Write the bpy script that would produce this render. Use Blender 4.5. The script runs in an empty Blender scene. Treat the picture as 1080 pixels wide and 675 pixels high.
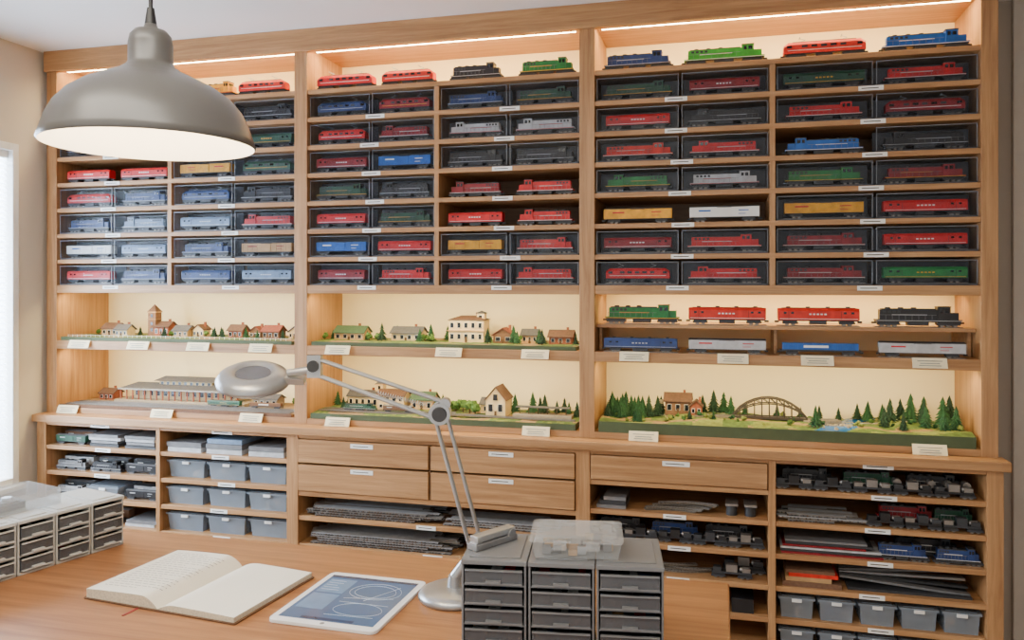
import bpy, math, random
from mathutils import Matrix, Vector, noise
random.seed(7)
R = random.uniform

# ------------------------------------------------------------------ materials
def lin(c):
    o = []
    for v in c:
        v = v/255.0
        o.append(v/12.92 if v <= 0.04045 else ((v+0.055)/1.055)**2.4)
    return (o[0], o[1], o[2], 1.0)

_m = {}
def mk(name, rgb, rough=0.5, metal=0.0, var=0.12, scale=40.0, emit=0.0, bump=0.0, spec=None):
    if name in _m: return _m[name]
    m = bpy.data.materials.new(name); m.use_nodes = True
    nt = m.node_tree; b = nt.nodes["Principled BSDF"]
    c = lin(rgb)
    tc = nt.nodes.new("ShaderNodeTexCoord")
    n = nt.nodes.new("ShaderNodeTexNoise"); n.inputs["Scale"].default_value = scale
    n.inputs["Detail"].default_value = 3
    nt.links.new(tc.outputs["Object"], n.inputs["Vector"])
    r = nt.nodes.new("ShaderNodeValToRGB")
    r.color_ramp.elements[0].position = 0.3; r.color_ramp.elements[1].position = 0.7
    r.color_ramp.elements[0].color = (c[0]*(1-var), c[1]*(1-var), c[2]*(1-var), 1)
    r.color_ramp.elements[1].color = (min(1, c[0]*(1+var)), min(1, c[1]*(1+var)), min(1, c[2]*(1+var)), 1)
    nt.links.new(n.outputs["Fac"], r.inputs["Fac"])
    nt.links.new(r.outputs["Color"], b.inputs["Base Color"])
    b.inputs["Roughness"].default_value = rough; b.inputs["Metallic"].default_value = metal
    if spec is not None: b.inputs["Specular IOR Level"].default_value = spec
    if emit > 0:
        b.inputs["Emission Color"].default_value = c
        b.inputs["Emission Strength"].default_value = emit
    if bump > 0:
        bp = nt.nodes.new("ShaderNodeBump"); bp.inputs["Strength"].default_value = bump
        bp.inputs["Distance"].default_value = 0.002
        nt.links.new(n.outputs["Fac"], bp.inputs["Height"]); nt.links.new(bp.outputs["Normal"], b.inputs["Normal"])
    _m[name] = m
    return m

def wood(name, a, b_, axis, rough=0.42, s=1.0):
    m = bpy.data.materials.new(name); m.use_nodes = True
    nt = m.node_tree; b = nt.nodes["Principled BSDF"]
    tc = nt.nodes.new("ShaderNodeTexCoord"); mp = nt.nodes.new("ShaderNodeMapping")
    sc = [26*s, 26*s, 26*s]; sc[axis] = 1.3*s
    mp.inputs["Scale"].default_value = sc
    nt.links.new(tc.outputs["Object"], mp.inputs["Vector"])
    n = nt.nodes.new("ShaderNodeTexNoise"); n.inputs["Scale"].default_value = 2.2
    n.inputs["Detail"].default_value = 8; n.inputs["Roughness"].default_value = 0.68; n.inputs["Distortion"].default_value = 0.6
    nt.links.new(mp.outputs["Vector"], n.inputs["Vector"])
    r = nt.nodes.new("ShaderNodeValToRGB")
    r.color_ramp.elements[0].position = 0.32; r.color_ramp.elements[1].position = 0.68
    r.color_ramp.elements[0].color = lin(a); r.color_ramp.elements[1].color = lin(b_)
    nt.links.new(n.outputs["Fac"], r.inputs["Fac"]); nt.links.new(r.outputs["Color"], b.inputs["Base Color"])
    b.inputs["Roughness"].default_value = rough
    bp = nt.nodes.new("ShaderNodeBump"); bp.inputs["Strength"].default_value = 0.15; bp.inputs["Distance"].default_value = 0.001
    nt.links.new(n.outputs["Fac"], bp.inputs["Height"]); nt.links.new(bp.outputs["Normal"], b.inputs["Normal"])
    return m

def clearmat(name, tint, body, fac, rough=0.12, translucent=False):
    m = bpy.data.materials.new(name); m.use_nodes = True
    nt = m.node_tree; b = nt.nodes["Principled BSDF"]; out = nt.nodes["Material Output"]
    b.inputs["Base Color"].default_value = lin(body); b.inputs["Roughness"].default_value = rough
    t = nt.nodes.new("ShaderNodeBsdfTranslucent" if translucent else "ShaderNodeBsdfTransparent"); t.inputs["Color"].default_value = lin(tint)
    n = nt.nodes.new("ShaderNodeTexNoise"); n.inputs["Scale"].default_value = 6
    mr = nt.nodes.new("ShaderNodeMapRange"); mr.inputs["To Min"].default_value = fac*0.85; mr.inputs["To Max"].default_value = fac*1.15
    nt.links.new(n.outputs["Fac"], mr.inputs["Value"])
    mx = nt.nodes.new("ShaderNodeMixShader")
    nt.links.new(mr.outputs["Result"], mx.inputs["Fac"])
    nt.links.new(t.outputs[0], mx.inputs[1]); nt.links.new(b.outputs[0], mx.inputs[2])
    nt.links.new(mx.outputs[0], out.inputs["Surface"])
    return m

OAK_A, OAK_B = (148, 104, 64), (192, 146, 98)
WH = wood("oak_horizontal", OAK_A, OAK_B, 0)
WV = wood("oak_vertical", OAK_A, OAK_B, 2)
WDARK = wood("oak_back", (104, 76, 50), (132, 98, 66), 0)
DESK = wood("walnut_desk", (130, 82, 48), (176, 124, 80), 0, rough=0.35, s=0.7)
CREAM = mk("cream_back_panel", (242, 224, 178), 0.7, var=0.02, scale=5)
LABEL = mk("label_paper", (238, 238, 232), 0.6, var=0.02)
CARD = mk("card_paper", (244, 230, 192), 0.6, var=0.02)
INK = mk("ink", (60, 56, 52), 0.7)
BLACK = mk("black_plastic", (24, 24, 27), 0.45)
DKGREY = mk("dark_grey", (50, 52, 56), 0.5)
GREY = mk("mid_grey", (116, 116, 118), 0.5)
STEEL = mk("steel", (176, 178, 180), 0.35, 0.7, var=0.05)
RAIL = mk("rail_metal", (136, 130, 124), 0.4, 0.5)
WHITE = mk("white_paint", (230, 230, 226), 0.5, var=0.03)
WIN = mk("dark_glass", (24, 30, 38), 0.15)
RED = mk("train_red", (196, 16, 22), 0.45, var=.2)
MAROON = mk("train_maroon", (136, 20, 30), 0.48, var=.22)
ORANGE = mk("train_orange", (206, 38, 18), 0.48, var=.2)
GREEN = mk("train_green", (24, 120, 56), 0.45, var=.22)
LGREEN = mk("train_bright_green", (60, 166, 46), 0.45, var=.2)
DGREEN = mk("train_dark_green", (24, 74, 52), 0.45, var=.22)
BLUE = mk("train_blue", (18, 90, 172), 0.42, var=.2)
NAVY = mk("train_navy", (32, 58, 112), 0.45, var=.22)
YELLOW = mk("train_yellow", (226, 160, 22), 0.45, var=.2)
SILVER = mk("train_silver", (186, 188, 190), 0.4, var=.15)
LBLUE = mk("train_pale_blue", (116, 140, 168), 0.45, var=.2)
TBLACK = mk("train_black", (34, 34, 38), 0.4)
TAN = mk("tan", (184, 146, 100), 0.7)
CASE = clearmat("clear_acrylic_case", (240, 242, 245), (120, 128, 140), 0.065, 0.1)
CASEBK = mk("case_back", (68, 71, 78), 0.45)
CASEHILITE = mk("case_edge_highlight", (120, 124, 132), 0.3)  # lighter grey for rim strips, a highlight painted along the case edges
BIN = clearmat("bin_plastic", (230, 236, 242), (184, 196, 208), 0.38, 0.25)
CLEAR = clearmat("clear_plastic", (246, 247, 248), (236, 238, 238), 0.18, 0.12)
SMOKE = clearmat("smoke_drawer_plastic", (180, 182, 186), (122, 124, 130), 0.42, 0.2)

# ------------------------------------------------------------------ mesh builder
class MB:
    def __init__(s, M=None):
        s.v = []; s.f = []; s.mi = []; s.sm = []; s.ms = []; s.M = M or Matrix()
    def idx(s, m):
        if m not in s.ms: s.ms.append(m)
        return s.ms.index(m)
    def add(s, vs, fs, m, smooth=False):
        b = len(s.v); i = s.idx(m)
        s.v += [tuple(s.M @ Vector(p)) for p in vs]
        for f in fs:
            s.f.append([b+k for k in f]); s.mi.append(i); s.sm.append(smooth)
    def box(s, x0, x1, y0, y1, z0, z1, m):
        vs = [(x0,y0,z0),(x1,y0,z0),(x1,y1,z0),(x0,y1,z0),(x0,y0,z1),(x1,y0,z1),(x1,y1,z1),(x0,y1,z1)]
        s.add(vs, [(0,3,2,1),(4,5,6,7),(0,1,5,4),(1,2,6,5),(2,3,7,6),(3,0,4,7)], m)
    def taper(s, x0, x1, y0, y1, z0, z1, k, m, open_top=False):
        cx=(x0+x1)/2; cy=(y0+y1)/2
        g=lambda x,y:(cx+(x-cx)*k, cy+(y-cy)*k)
        vs=[(*g(x0,y0),z0),(*g(x1,y0),z0),(*g(x1,y1),z0),(*g(x0,y1),z0),(x0,y0,z1),(x1,y0,z1),(x1,y1,z1),(x0,y1,z1)]
        fs=[(0,3,2,1),(0,1,5,4),(1,2,6,5),(2,3,7,6),(3,0,4,7)]
        if not open_top: fs.append((4,5,6,7))
        s.add(vs, fs, m)
    def cyl(s, p0, p1, r0, r1, m, n=12, caps=True, smooth=True):
        p0=Vector(p0); p1=Vector(p1); d=(p1-p0)
        if d.length < 1e-9: return
        q=d.to_track_quat('Z','Y'); vs=[]
        for p,r in ((p0,r0),(p1,r1)):
            for i in range(n):
                a=2*math.pi*i/n
                vs.append(p+q@Vector((r*math.cos(a), r*math.sin(a),0)))
        s.add(vs,[(i,(i+1)%n,n+(i+1)%n,n+i) for i in range(n)],m,smooth)
        if caps: s.add(vs,[tuple(range(n-1,-1,-1)),tuple(range(n,2*n))],m)
    def lathe(s, prof, m, n=40, c=(0,0,0)):
        vs=[]; 
        for r,z in prof:
            for i in range(n):
                a=2*math.pi*i/n; vs.append((c[0]+r*math.cos(a), c[1]+r*math.sin(a), c[2]+z))
        fs=[]
        for k in range(len(prof)-1):
            for i in range(n):
                fs.append((k*n+i,k*n+(i+1)%n,(k+1)*n+(i+1)%n,(k+1)*n+i))
        s.add(vs,fs,m,True)
    def gable(s, x0,x1,y0,y1,z0,z1,m,along='x'):
        if along=='x':
            ym=(y0+y1)/2
            vs=[(x0,y0,z0),(x1,y0,z0),(x1,y1,z0),(x0,y1,z0),(x0,ym,z1),(x1,ym,z1)]
            fs=[(0,3,2,1),(0,1,5,4),(2,3,4,5),(0,4,3),(1,2,5)]
        else:
            xm=(x0+x1)/2
            vs=[(x0,y0,z0),(x1,y0,z0),(x1,y1,z0),(x0,y1,z0),(xm,y0,z1),(xm,y1,z1)]
            fs=[(0,3,2,1),(0,1,4),(1,2,5,4),(2,3,5),(3,0,4,5)]
        s.add(vs,fs,m)
    def hip(s,x0,x1,y0,y1,z0,z1,m,ins=None):
        ym=(y0+y1)/2; i=ins if ins is not None else (y1-y0)/2
        vs=[(x0,y0,z0),(x1,y0,z0),(x1,y1,z0),(x0,y1,z0),(x0+i,ym,z1),(x1-i,ym,z1)]
        s.add(vs,[(0,3,2,1),(0,1,5,4),(1,2,5),(2,3,4,5),(3,0,4)],m)
    def rrect(s,cx,cy,z0,z1,w,h,r,m,n=5):
        pts=[]
        for (sx,sy,a0) in ((1,1,0),(-1,1,90),(-1,-1,180),(1,-1,270)):
            for i in range(n+1):
                a=math.radians(a0+90*i/n)
                pts.append((cx+sx*(w/2-r)+r*math.cos(a), cy+sy*(h/2-r)+r*math.sin(a)))
        k=len(pts)
        vs=[(x,y,z0) for x,y in pts]+[(x,y,z1) for x,y in pts]
        s.add(vs,[tuple(range(k-1,-1,-1)),tuple(range(k,2*k))]+[(i,(i+1)%k,k+(i+1)%k,k+i) for i in range(k)],m)
    def blob(s,c,r,m,n=7,k=5,j=0.2):
        vs=[]; c=Vector(c)
        for a in range(1,k):
            ph=math.pi*a/k
            for i in range(n):
                t=2*math.pi*i/n; rr=r*(1+R(-j,j))
                vs.append(c+Vector((rr*math.sin(ph)*math.cos(t), rr*math.sin(ph)*math.sin(t), rr*math.cos(ph))))
        b=len(vs); vs+= [c+Vector((0,0,r)), c-Vector((0,0,r))]
        fs=[]
        for a in range(k-2):
            for i in range(n): fs.append((a*n+i,(a+1)*n+i,(a+1)*n+(i+1)%n,a*n+(i+1)%n))
        for i in range(n):
            fs.append((b,i,(i+1)%n)); fs.append((b+1,(k-2)*n+(i+1)%n,(k-2)*n+i))
        s.add(vs,fs,m)
    def obj(s,name,parent=None,bevel=0,loc=None,rot=None):
        me=bpy.data.meshes.new(name); me.from_pydata(s.v,[],s.f)
        for m in s.ms: me.materials.append(m)
        me.polygons.foreach_set("material_index",s.mi); me.polygons.foreach_set("use_smooth",s.sm); me.update()
        o=bpy.data.objects.new(name,me); bpy.context.collection.objects.link(o)
        if parent: o.parent=parent
        if loc: o.location=loc
        if rot: o.rotation_euler=rot
        if bevel:
            b=o.modifiers.new("Bevel",'BEVEL'); b.width=bevel; b.segments=2; b.limit_method='ANGLE'
        return o
def empty(name,loc=(0,0,0),rz=0):
    e=bpy.data.objects.new(name,None); e.location=loc; e.rotation_euler=(0,0,rz); e.empty_display_size=0.1
    bpy.context.collection.objects.link(e); return e

# ------------------------------------------------------------------ room
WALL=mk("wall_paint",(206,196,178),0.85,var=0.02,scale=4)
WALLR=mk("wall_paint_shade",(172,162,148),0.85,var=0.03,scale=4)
CEIL=mk("ceiling_paint",(238,238,236),0.9,var=0.015,scale=3)
FLOORM=wood("floor_boards",(120,88,58),(158,118,82),1,0.5,0.6)
XL,XR,YB,YF,ZC=-2.05,1.98,0.33,-3.6,2.43
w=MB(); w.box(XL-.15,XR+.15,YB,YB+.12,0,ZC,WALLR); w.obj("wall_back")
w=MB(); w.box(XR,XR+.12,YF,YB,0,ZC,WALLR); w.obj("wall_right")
w=MB(); w.box(1.695,1.79,YB-.022,YB,0,ZC,mk("trim_paint",(196,188,176),.6,var=.02)); w.obj("trim_1",None,.003)
wy0,wy1,wz0,wz1=-1.45,-0.13,0.64,2.02
w=MB(); w.box(XL-.15,XL,wy1,YB,0,ZC,WALL); w.box(XL-.15,XL,YF,wy0,0,ZC,WALL)
w.box(XL-.15,XL,wy0,wy1,0,wz0,WALL); w.box(XL-.15,XL,wy0,wy1,wz1,ZC,WALL); w.obj("wall_left")
w=MB(); w.box(XL-.15,XR+.15,YF,YB+.12,-.08,0,FLOORM); w.obj("floor")
w=MB(); w.box(XL-.15,XR+.15,YF,YB+.12,ZC,ZC+.08,CEIL); w.obj("ceiling")
w=MB(); w.box(XR-.015,XR,YF,YB-.001,0,.09,WHITE); w.obj("baseboard_right")
w=MB(); w.box(XL,XL+.015,YF,-.08,0,.09,WHITE); w.obj("baseboard_left")
# window
we=empty("window_1",(XL,0,0))
w=MB(); t=.03
w.box(-.10,.012,wy0,wy0+t,wz0,wz1,WHITE); w.box(-.10,.012,wy1-t,wy1,wz0,wz1,WHITE)
w.box(-.10,.012,wy0+t,wy1-t,wz0,wz0+t,WHITE); w.box(-.10,.012,wy0+t,wy1-t,wz1-t,wz1,WHITE)
w.box(-.09,-.05,(wy0+wy1)/2-.02,(wy0+wy1)/2+.02,wz0+t,wz1-t,WHITE)
w.box(-.02,.035,wy0-.02,wy1+.02,wz0-.02,wz0,WHITE)
w.obj("frame",we,0.003)
w=MB(); w.box(-.075,-.07,wy0+t,wy1-t,wz0+t,wz1-t,clearmat("window_glass",(240,246,252),(240,244,250),.1,.05)); w.obj("glass",we)
SLAT=clearmat("blind_slat",(244,247,252),(240,244,250),0.35,0.6,True)
w=MB(); z=wz0+t+.01
while z<wz1-t-.02:
    w.add([(-.040,wy0+t+.004,z+.016),(-.040,wy1-t-.004,z+.016),(-.015,wy1-t-.004,z-.002),(-.015,wy0+t+.004,z-.002)],[(0,1,2,3)],SLAT)
    z+=.0235
w.box(-.045,-.010,wy0+t+.002,wy1-t-.002,wz1-t-.03,wz1-t,WHITE)
w.obj("blinds",we)

# ------------------------------------------------------------------ bookcase
bc=empty("built_in_bookcase")
BAYS=[(-1.98,-.868),(-.814,.244),(.298,1.51)]
SUB=[-1.431,-.288,.891]
ZB,ZT=1.447,2.198; P=(ZT-ZB)/7
D=.30
v=MB()
for x0,x1 in ((-2.03,-1.98),(-.868,-.814),(.244,.298),(1.51,1.558)): v.box(x0,x1,0,D,.91,2.425,WV)
for x in SUB: v.box(x-.009,x+.009,.004,D,ZB,ZT-.018,WV)
v.obj("uprights",bc,0.0015)
h=MB()
for x0,x1 in BAYS:
    h.box(x0,x1,.002,D,ZB-.032,ZB,WH)
    for i in range(1,8): h.box(x0,x1,.003,D,ZB+P*i-.017,ZB+P*i,WH)
    h.box(x0,x1,0.001,D,1.18,1.215,WH)
    h.box(x0,x1,0.001,D,.912,.935,WH)
    h.box(x0,x1,0.001,D,2.36,2.42,WH)
h.box(-2.035,1.563,-.012,.02,2.345,2.43,WH)
h.obj("shelves",bc,0.0015)
b=MB()
for x0,x1 in BAYS:
    b.box(x0,x1,D-.002,D+.012,ZT,2.36,CREAM); b.box(x0,x1,D-.002,D+.012,.935,ZB-.03,CREAM)
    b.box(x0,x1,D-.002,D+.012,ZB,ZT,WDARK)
b.obj("back_panels",bc)
# base
BX=[(-1.985,-1.452),(-1.434,-.872),(-.824,.240),(.290,.875),(.898,1.512)]
SH=[.785,.68,.575,.47,.365,.26,.155]
b=MB()
b.box(-2.04,1.575,-.068,.02,.882,.912,WH); b.box(-2.035,1.56,.02,.3,.882,.912,WH)
b.obj("counter_ledge",bc,0.003)
b=MB()
for x0,x1 in ((-2.03,-1.985),(-1.452,-1.434),(-.872,-.824),(.240,.290),(.875,.898),(1.512,1.558)): b.box(x0,x1,-.05,D,.0,.882,WV)
for k,(x0,x1) in enumerate(BX):
    b.box(x0,x1,-.03,D,0.0,.08,WH)
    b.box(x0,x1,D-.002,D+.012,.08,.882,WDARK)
    for z in SH:
        if k==2 and z>.6: continue
        if k==3 and z>.7: continue
        b.box(x0,x1,-.046,D,z-.017,z,WH)
    b.box(x0,x1,-.048,-.03,.868,.882,WH)
b.box(BX[2][0],BX[2][1],-.046,D,.650,.668,WH); b.box(BX[3][0],BX[3][1],-.046,D,.763,.78,WH)
b.obj("base_carcass",bc,0.0015)
d=MB()
def drawer(x0,x1,z0,z1): d.box(x0+.003,x1-.003,-.055,-.03,z0+.003,z1-.003,WH)
drawer(-.824,-.296,.775,.868); drawer(-.292,.24,.775,.868); drawer(-.824,-.296,.668,.773); drawer(-.292,.24,.668,.773)
drawer(.29,.875,.78,.868)
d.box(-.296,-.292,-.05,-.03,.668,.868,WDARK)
d.obj("drawer_fronts",bc,0.002)
# labels
l=MB()
def lab(x,z,y=-.001,w_=.075,h_=.015):
    l.box(x-w_/2,x+w_/2,y-.0015,y,z-h_/2,z+h_/2,LABEL)
    l.box(x-w_*.38,x+w_*.3,y-.002,y-.0014,z-.0014,z+.0014,INK)
for bi,(x0,x1) in enumerate(BAYS):
    for c0,c1 in ((x0,SUB[bi]),(SUB[bi],x1)):
        for i in range(0,7): 
            lab((c0+c1)/2+R(-.02,.02),ZB+P*i-.009,0.002)
for k,(x0,x1) in enumerate(BX):
    for z in SH:
        if (k==2 and z>.6) or (k==3 and z>.7): continue
        lab((x0+x1)/2+R(-.02,.02),z-.009,-.046)
    if k in (0,1,4): lab((x0+x1)/2,.875,-.048,.09)
for x in (-.56,-.026):
    lab(x,.85,-.055,.09,.016); lab(x,.755,-.055,.09,.016)
lab(.58,.85,-.055,.09,.016)
def card(x,z,w_=.10,h_=.03):
    vs=[(x-w_/2,-.018,z-h_*.55),(x+w_/2,-.018,z-h_*.55),(x+w_/2,-.004,z+h_*.5),(x-w_/2,-.004,z+h_*.5)]
    l.add(vs+[(a,bb+.004,c) for a,bb,c in vs],[(0,1,2,3),(7,6,5,4),(0,4,5,1),(3,2,6,7),(0,3,7,4),(1,5,6,2)],CARD)
    for q,s_ in ((.2,.36),(-.05,.28),(-.28,.32)):
        zz=z+h_*q
        l.box(x-w_*s_,x+w_*s_,-.0125+q*.013-.0012,-.0125+q*.013,zz-.0008,zz+.0008,GREY)
for x in (-1.858,-1.57,-1.29,-1.009,-.681,-.237,.087,.436,.764,1.029,1.362): card(x,1.203)
for x in (-1.915,-1.457,-1.051,-.681,.09,.468,1.362): card(x,.93)
l.obj("shelf_labels",bc)
# led strips
LED=mk("led_diffuser",(255,226,170),0.5,var=0,emit=45)
l2=MB()
for x0,x1 in BAYS: l2.box(x0+.02,x1-.02,.026,.044,2.350,2.360,LED)
l2.obj("led_strips",bc)
def area(name,loc,rot,sx,sy,p,col,parent=None):
    L=bpy.data.lights.new(name,'AREA'); L.shape='RECTANGLE'; L.size=sx; L.size_y=sy; L.energy=p; L.color=col
    o=bpy.data.objects.new(name,L); o.location=loc; o.rotation_euler=rot
    if parent: o.parent=parent
    bpy.context.collection.objects.link(o); return o
WARM=(1.0,.77,.36)
for i,(x0,x1) in enumerate(BAYS):
    xm=(x0+x1)/2; wd=x1-x0-.06
    area("led_light_top",(xm,.058,2.350),(.45,0,0),wd,.012,5.0,WARM,bc)
    if i<2: area("led_light_village",(xm,.022,ZB-.036),(.5,0,0),wd,.012,4.8,WARM,bc)
    else: area("led_light_village",(xm,.165,ZB-.036),(.35,0,0),wd,.012,3.4,WARM,bc)
    area("led_light_landscape",(xm,.03,1.176),(.5,0,0),wd,.012,4.8,WARM,bc)

# ------------------------------------------------------------------ trains
def truck(m,x,y,z,n=2):
    wsp=.014; 
    m.box(x-wsp*n/2-.002,x+wsp*n/2+.002,y-.013,y+.013,z+.005,z+.011,BLACK)
    m.box(x-wsp*n/2-.004,x+wsp*n/2+.004,y-.0145,y-.0125,z+.004,z+.009,DKGREY)
    for i in range(n):
        xx=x+(i-(n-1)/2)*wsp
        m.cyl((xx,y-.0125,z+.0055),(xx,y+.0125,z+.0055),.0055,.0055,RAIL,n=10)
def train(m,x,y,z,L,kind,c,c2=WHITE,flip=1,k=1.0):
    W=.0155; n=3 if kind in('loco','elec') else 2
    M0=m.M.copy(); m.M=M0@Matrix.Translation((x,y,z))@Matrix.Diagonal((flip,1,1,1))@Matrix.Scale(k,4); L=L/k; x=y=z=0
    m.box(-L/2,L/2,-.0135,-.0115,0,.0015,RAIL); m.box(-L/2,L/2,.0115,.0135,0,.0015,RAIL)
    for s_ in(-1,1): truck(m,s_*L*.34,0,.0012,n)
    m.box(-L/2+.004,L/2-.004,-W+.002,W-.002,.012,.0155,BLACK)
    for s_ in(-1,1): m.box(s_*L/2-.005,s_*L/2+.005,-.003,.003,.008,.0125,DKGREY)
    if kind=='loco':
        m.box(-L*.12,L*.12,-W+.003,W-.003,.004,.013,DKGREY)
        m.box(-L/2+.002,L/2-.002,-W,W,.0145,.018,c)
        m.box(-L/2+.002,L/2-.002,-W-.0006,-W+.001,.0148,.0160,c2)
        m.box(-L*.44,L*.22,-W*.72,W*.72,.018,.041,c)          # long hood
        m.box(-L*.42,L*.20,-W*.60,W*.60,.041,.0435,DKGREY if c!=TBLACK else BLACK)
        m.box(L*.22,L*.36,-W*.96,W*.96,.018,.047,c)            # cab
        m.box(L*.215,L*.365,-W,W,.047,.049,DKGREY)
        m.box(L*.36,L*.455,-W*.7,W*.7,.018,.034,c)             # nose
        m.box(L*.24,L*.275,-W*.97-.0006,-W*.9,.034,.043,WIN); m.box(L*.295,L*.34,-W*.97-.0006,-W*.9,.034,.043,WIN)
        m.box(L*.355,L*.362,-W*.75,W*.75,.036,.044,WIN)
        m.box(-L*.30,L*.10,-W*.72-.0007,-W*.6,.028,.0300,c2)
        for i in range(4): m.box(-L*.40+i*L*.055,-L*.40+i*L*.055+L*.035,-W*.72-.0006,-W*.6,.0335,.039,DKGREY)
        for i in range(3): m.cyl((-L*.34+i*L*.15,0,.0435),(-L*.34+i*L*.15,0,.0465),.006,.006,DKGREY,n=10)
        for i in range(9):
            xx=-L*.45+i*L*.075; m.box(xx,xx+.0006,-W-.0004,-W+.0004,.018,.029,GREY)
        m.box(-L*.45,L*.2,-W-.0004,-W+.0004,.0286,.0293,GREY)
    elif kind in('elec','long'):
        m.box(-L*.10,L*.10,-W+.003,W-.003,.004,.013,DKGREY)
        vs=[]; prof=[(-W,.0145),(-W,.036),(-W*.78,.043),(W*.78,.043),(W,.036),(W,.0145)]
        kk=.72 if kind=='elec' else .97
        for xx,kz in((-L/2+.002,kk),(-L/2+.014,1),(L/2-.014,1),(L/2-.002,kk)):
            vs+=[(xx,p[0],.0145+(p[1]-.0145)*kz) for p in prof]
        fs=[tuple(range(5,-1,-1)),tuple(range(18,24))]
        for a in range(3):
            for i in range(6): fs.append((a*6+i,a*6+(i+1)%6,(a+1)*6+(i+1)%6,(a+1)*6+i))
        m.add(vs,fs,c)
        if kind=='elec':
            m.box(-L/2+.012,L/2-.012,-W-.0006,-W+.001,.0215,.0228,c2)
            for s_ in(-1,1): m.box(s_*L*.42-.006,s_*L*.42+.006,-W-.0006,-W+.001,.028,.0345,WIN)
            for i in range(5): m.box(-L*.27+i*L*.115,-L*.27+i*L*.115+L*.07,-W-.0006,-W+.001,.0285,.0345,WIN if i%2 else DKGREY)
            m.box(-L*.38,L*.38,-W*.5,W*.5,.043,.0455,DKGREY)
            for s_ in(-1,1):
                xx=s_*L*.25
                m.cyl((xx-.012,0,.0455),(xx+.006,0,.051),.0008,.0008,STEEL,n=6); m.cyl((xx+.006,0,.051),(xx-.008,0,.056),.0008,.0008,STEEL,n=6)
                m.box(xx-.009,xx-.007,-.010,.010,.0555,.057,STEEL)
        else:
            m.box(-L/2+.006,L/2-.006,-W-.0006,-W+.001,.0168,.0178,c2)
            for i in range(5): m.box(-L*.11+i*L*.045,-L*.11+i*L*.045+L*.028,-W-.0006,-W+.001,.0270,.0302,c2)
            for q in(-.42,-.33,.30,.39): m.box(L*q,L*q+L*.035,-W-.0006,-W+.001,.029,.034,WIN)
            for q in(-.36,.27): m.box(L*q,L*q+.0008,-W-.0006,-W+.001,.017,.036,BLACK)
            m.box(-L*.44,L*.44,-W*.7,W*.7,.0425,.0438,DKGREY)
            for i in range(4): m.cyl((-L*.36+i*L*.24,0,.043),(-L*.36+i*L*.24,0,.0465),.005,.005,DKGREY,n=8)
    elif kind=='box':
        m.box(-L/2+.002,L/2-.002,-W,W,.0145,.042,c)
        m.gable(-L/2+.001,L/2-.001,-W-.0008,W+.0008,.042,.0455,GREY if c!=SILVER else DKGREY)
        m.box(-L/2+.003,L/2-.003,-.003,.003,.0452,.0463,DKGREY)
        m.box(-L*.08,L*.08,-W-.0016,-W+.001,.016,.0405,c); m.box(-L*.1,L*.1,-W-.002,-W,.0403,.0413,DKGREY)
        for i in range(11):
            xx=-L*.47+i*L*.094
            if abs(xx)>L*.1: m.box(xx,xx+.0012,-W-.0008,-W+.001,.0155,.0415,c)
        m.box(-L*.36,-L*.19,-W-.0012,-W,.030,.034,c2); m.box(L*.2,L*.34,-W-.0012,-W,.031,.0335,c2); m.box(L*.2,L*.3,-W-.0012,-W,.022,.0235,c2)
    elif kind=='flat':
        m.box(-L/2+.002,L/2-.002,-W,W,.0145,.018,DKGREY)
        m.box(-L*.46,L*.46,-W+.002,W-.002,.018,.037,c)
        for i in range(16): m.box(-L*.45+i*L*.06,-L*.45+i*L*.06+.002,-W+.001,-W+.003,.019,.036,c)
        m.box(-L*.2,L*.1,-W+.0005,-W+.0025,.024,.031,c2)
    m.M=M0

def case(m,x0,x1,y0,y1,z,h_):
    m.box(x0,x1,y0,y1,z,z+.006,CASEBK)
    m.box(x0+.002,x1-.002,y1-.003,y1-.001,z+.006,z+h_-.002,CASEBK)
    z0=z+.006; z1=z+h_
    vs=[(x0,y0,z0),(x1,y0,z0),(x1,y1,z0),(x0,y1,z0),(x0,y0,z1),(x1,y0,z1),(x1,y1,z1),(x0,y1,z1)]
    m.add(vs,[(4,5,6,7),(0,1,5,4),(1,2,6,5),(3,0,4,7)],CASE)
    e=.0016
    m.box(x0,x1,y0-.0008,y0+e,z1-e,z1+.0006,CASEHILITE)
    m.box(x0-.0005,x0+e,y0-.0008,y0+e,z0,z1,CASEHILITE); m.box(x1-e,x1+.0005,y0-.0008,y0+e,z0,z1,CASEHILITE)

T={'r':(RED,WHITE),'m':(MAROON,YELLOW),'o':(ORANGE,WHITE),'g':(GREEN,YELLOW),'G':(DGREEN,YELLOW),'l':(LGREEN,WHITE),'b':(BLUE,WHITE),
   'n':(NAVY,SILVER),'y':(YELLOW,RED),'s':(SILVER,RED),'w':(WHITE,BLUE),'k':(TBLACK,SILVER),'p':(LBLUE,WHITE),'t':(TAN,MAROON),'q':(MAROON,WHITE)}
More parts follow.
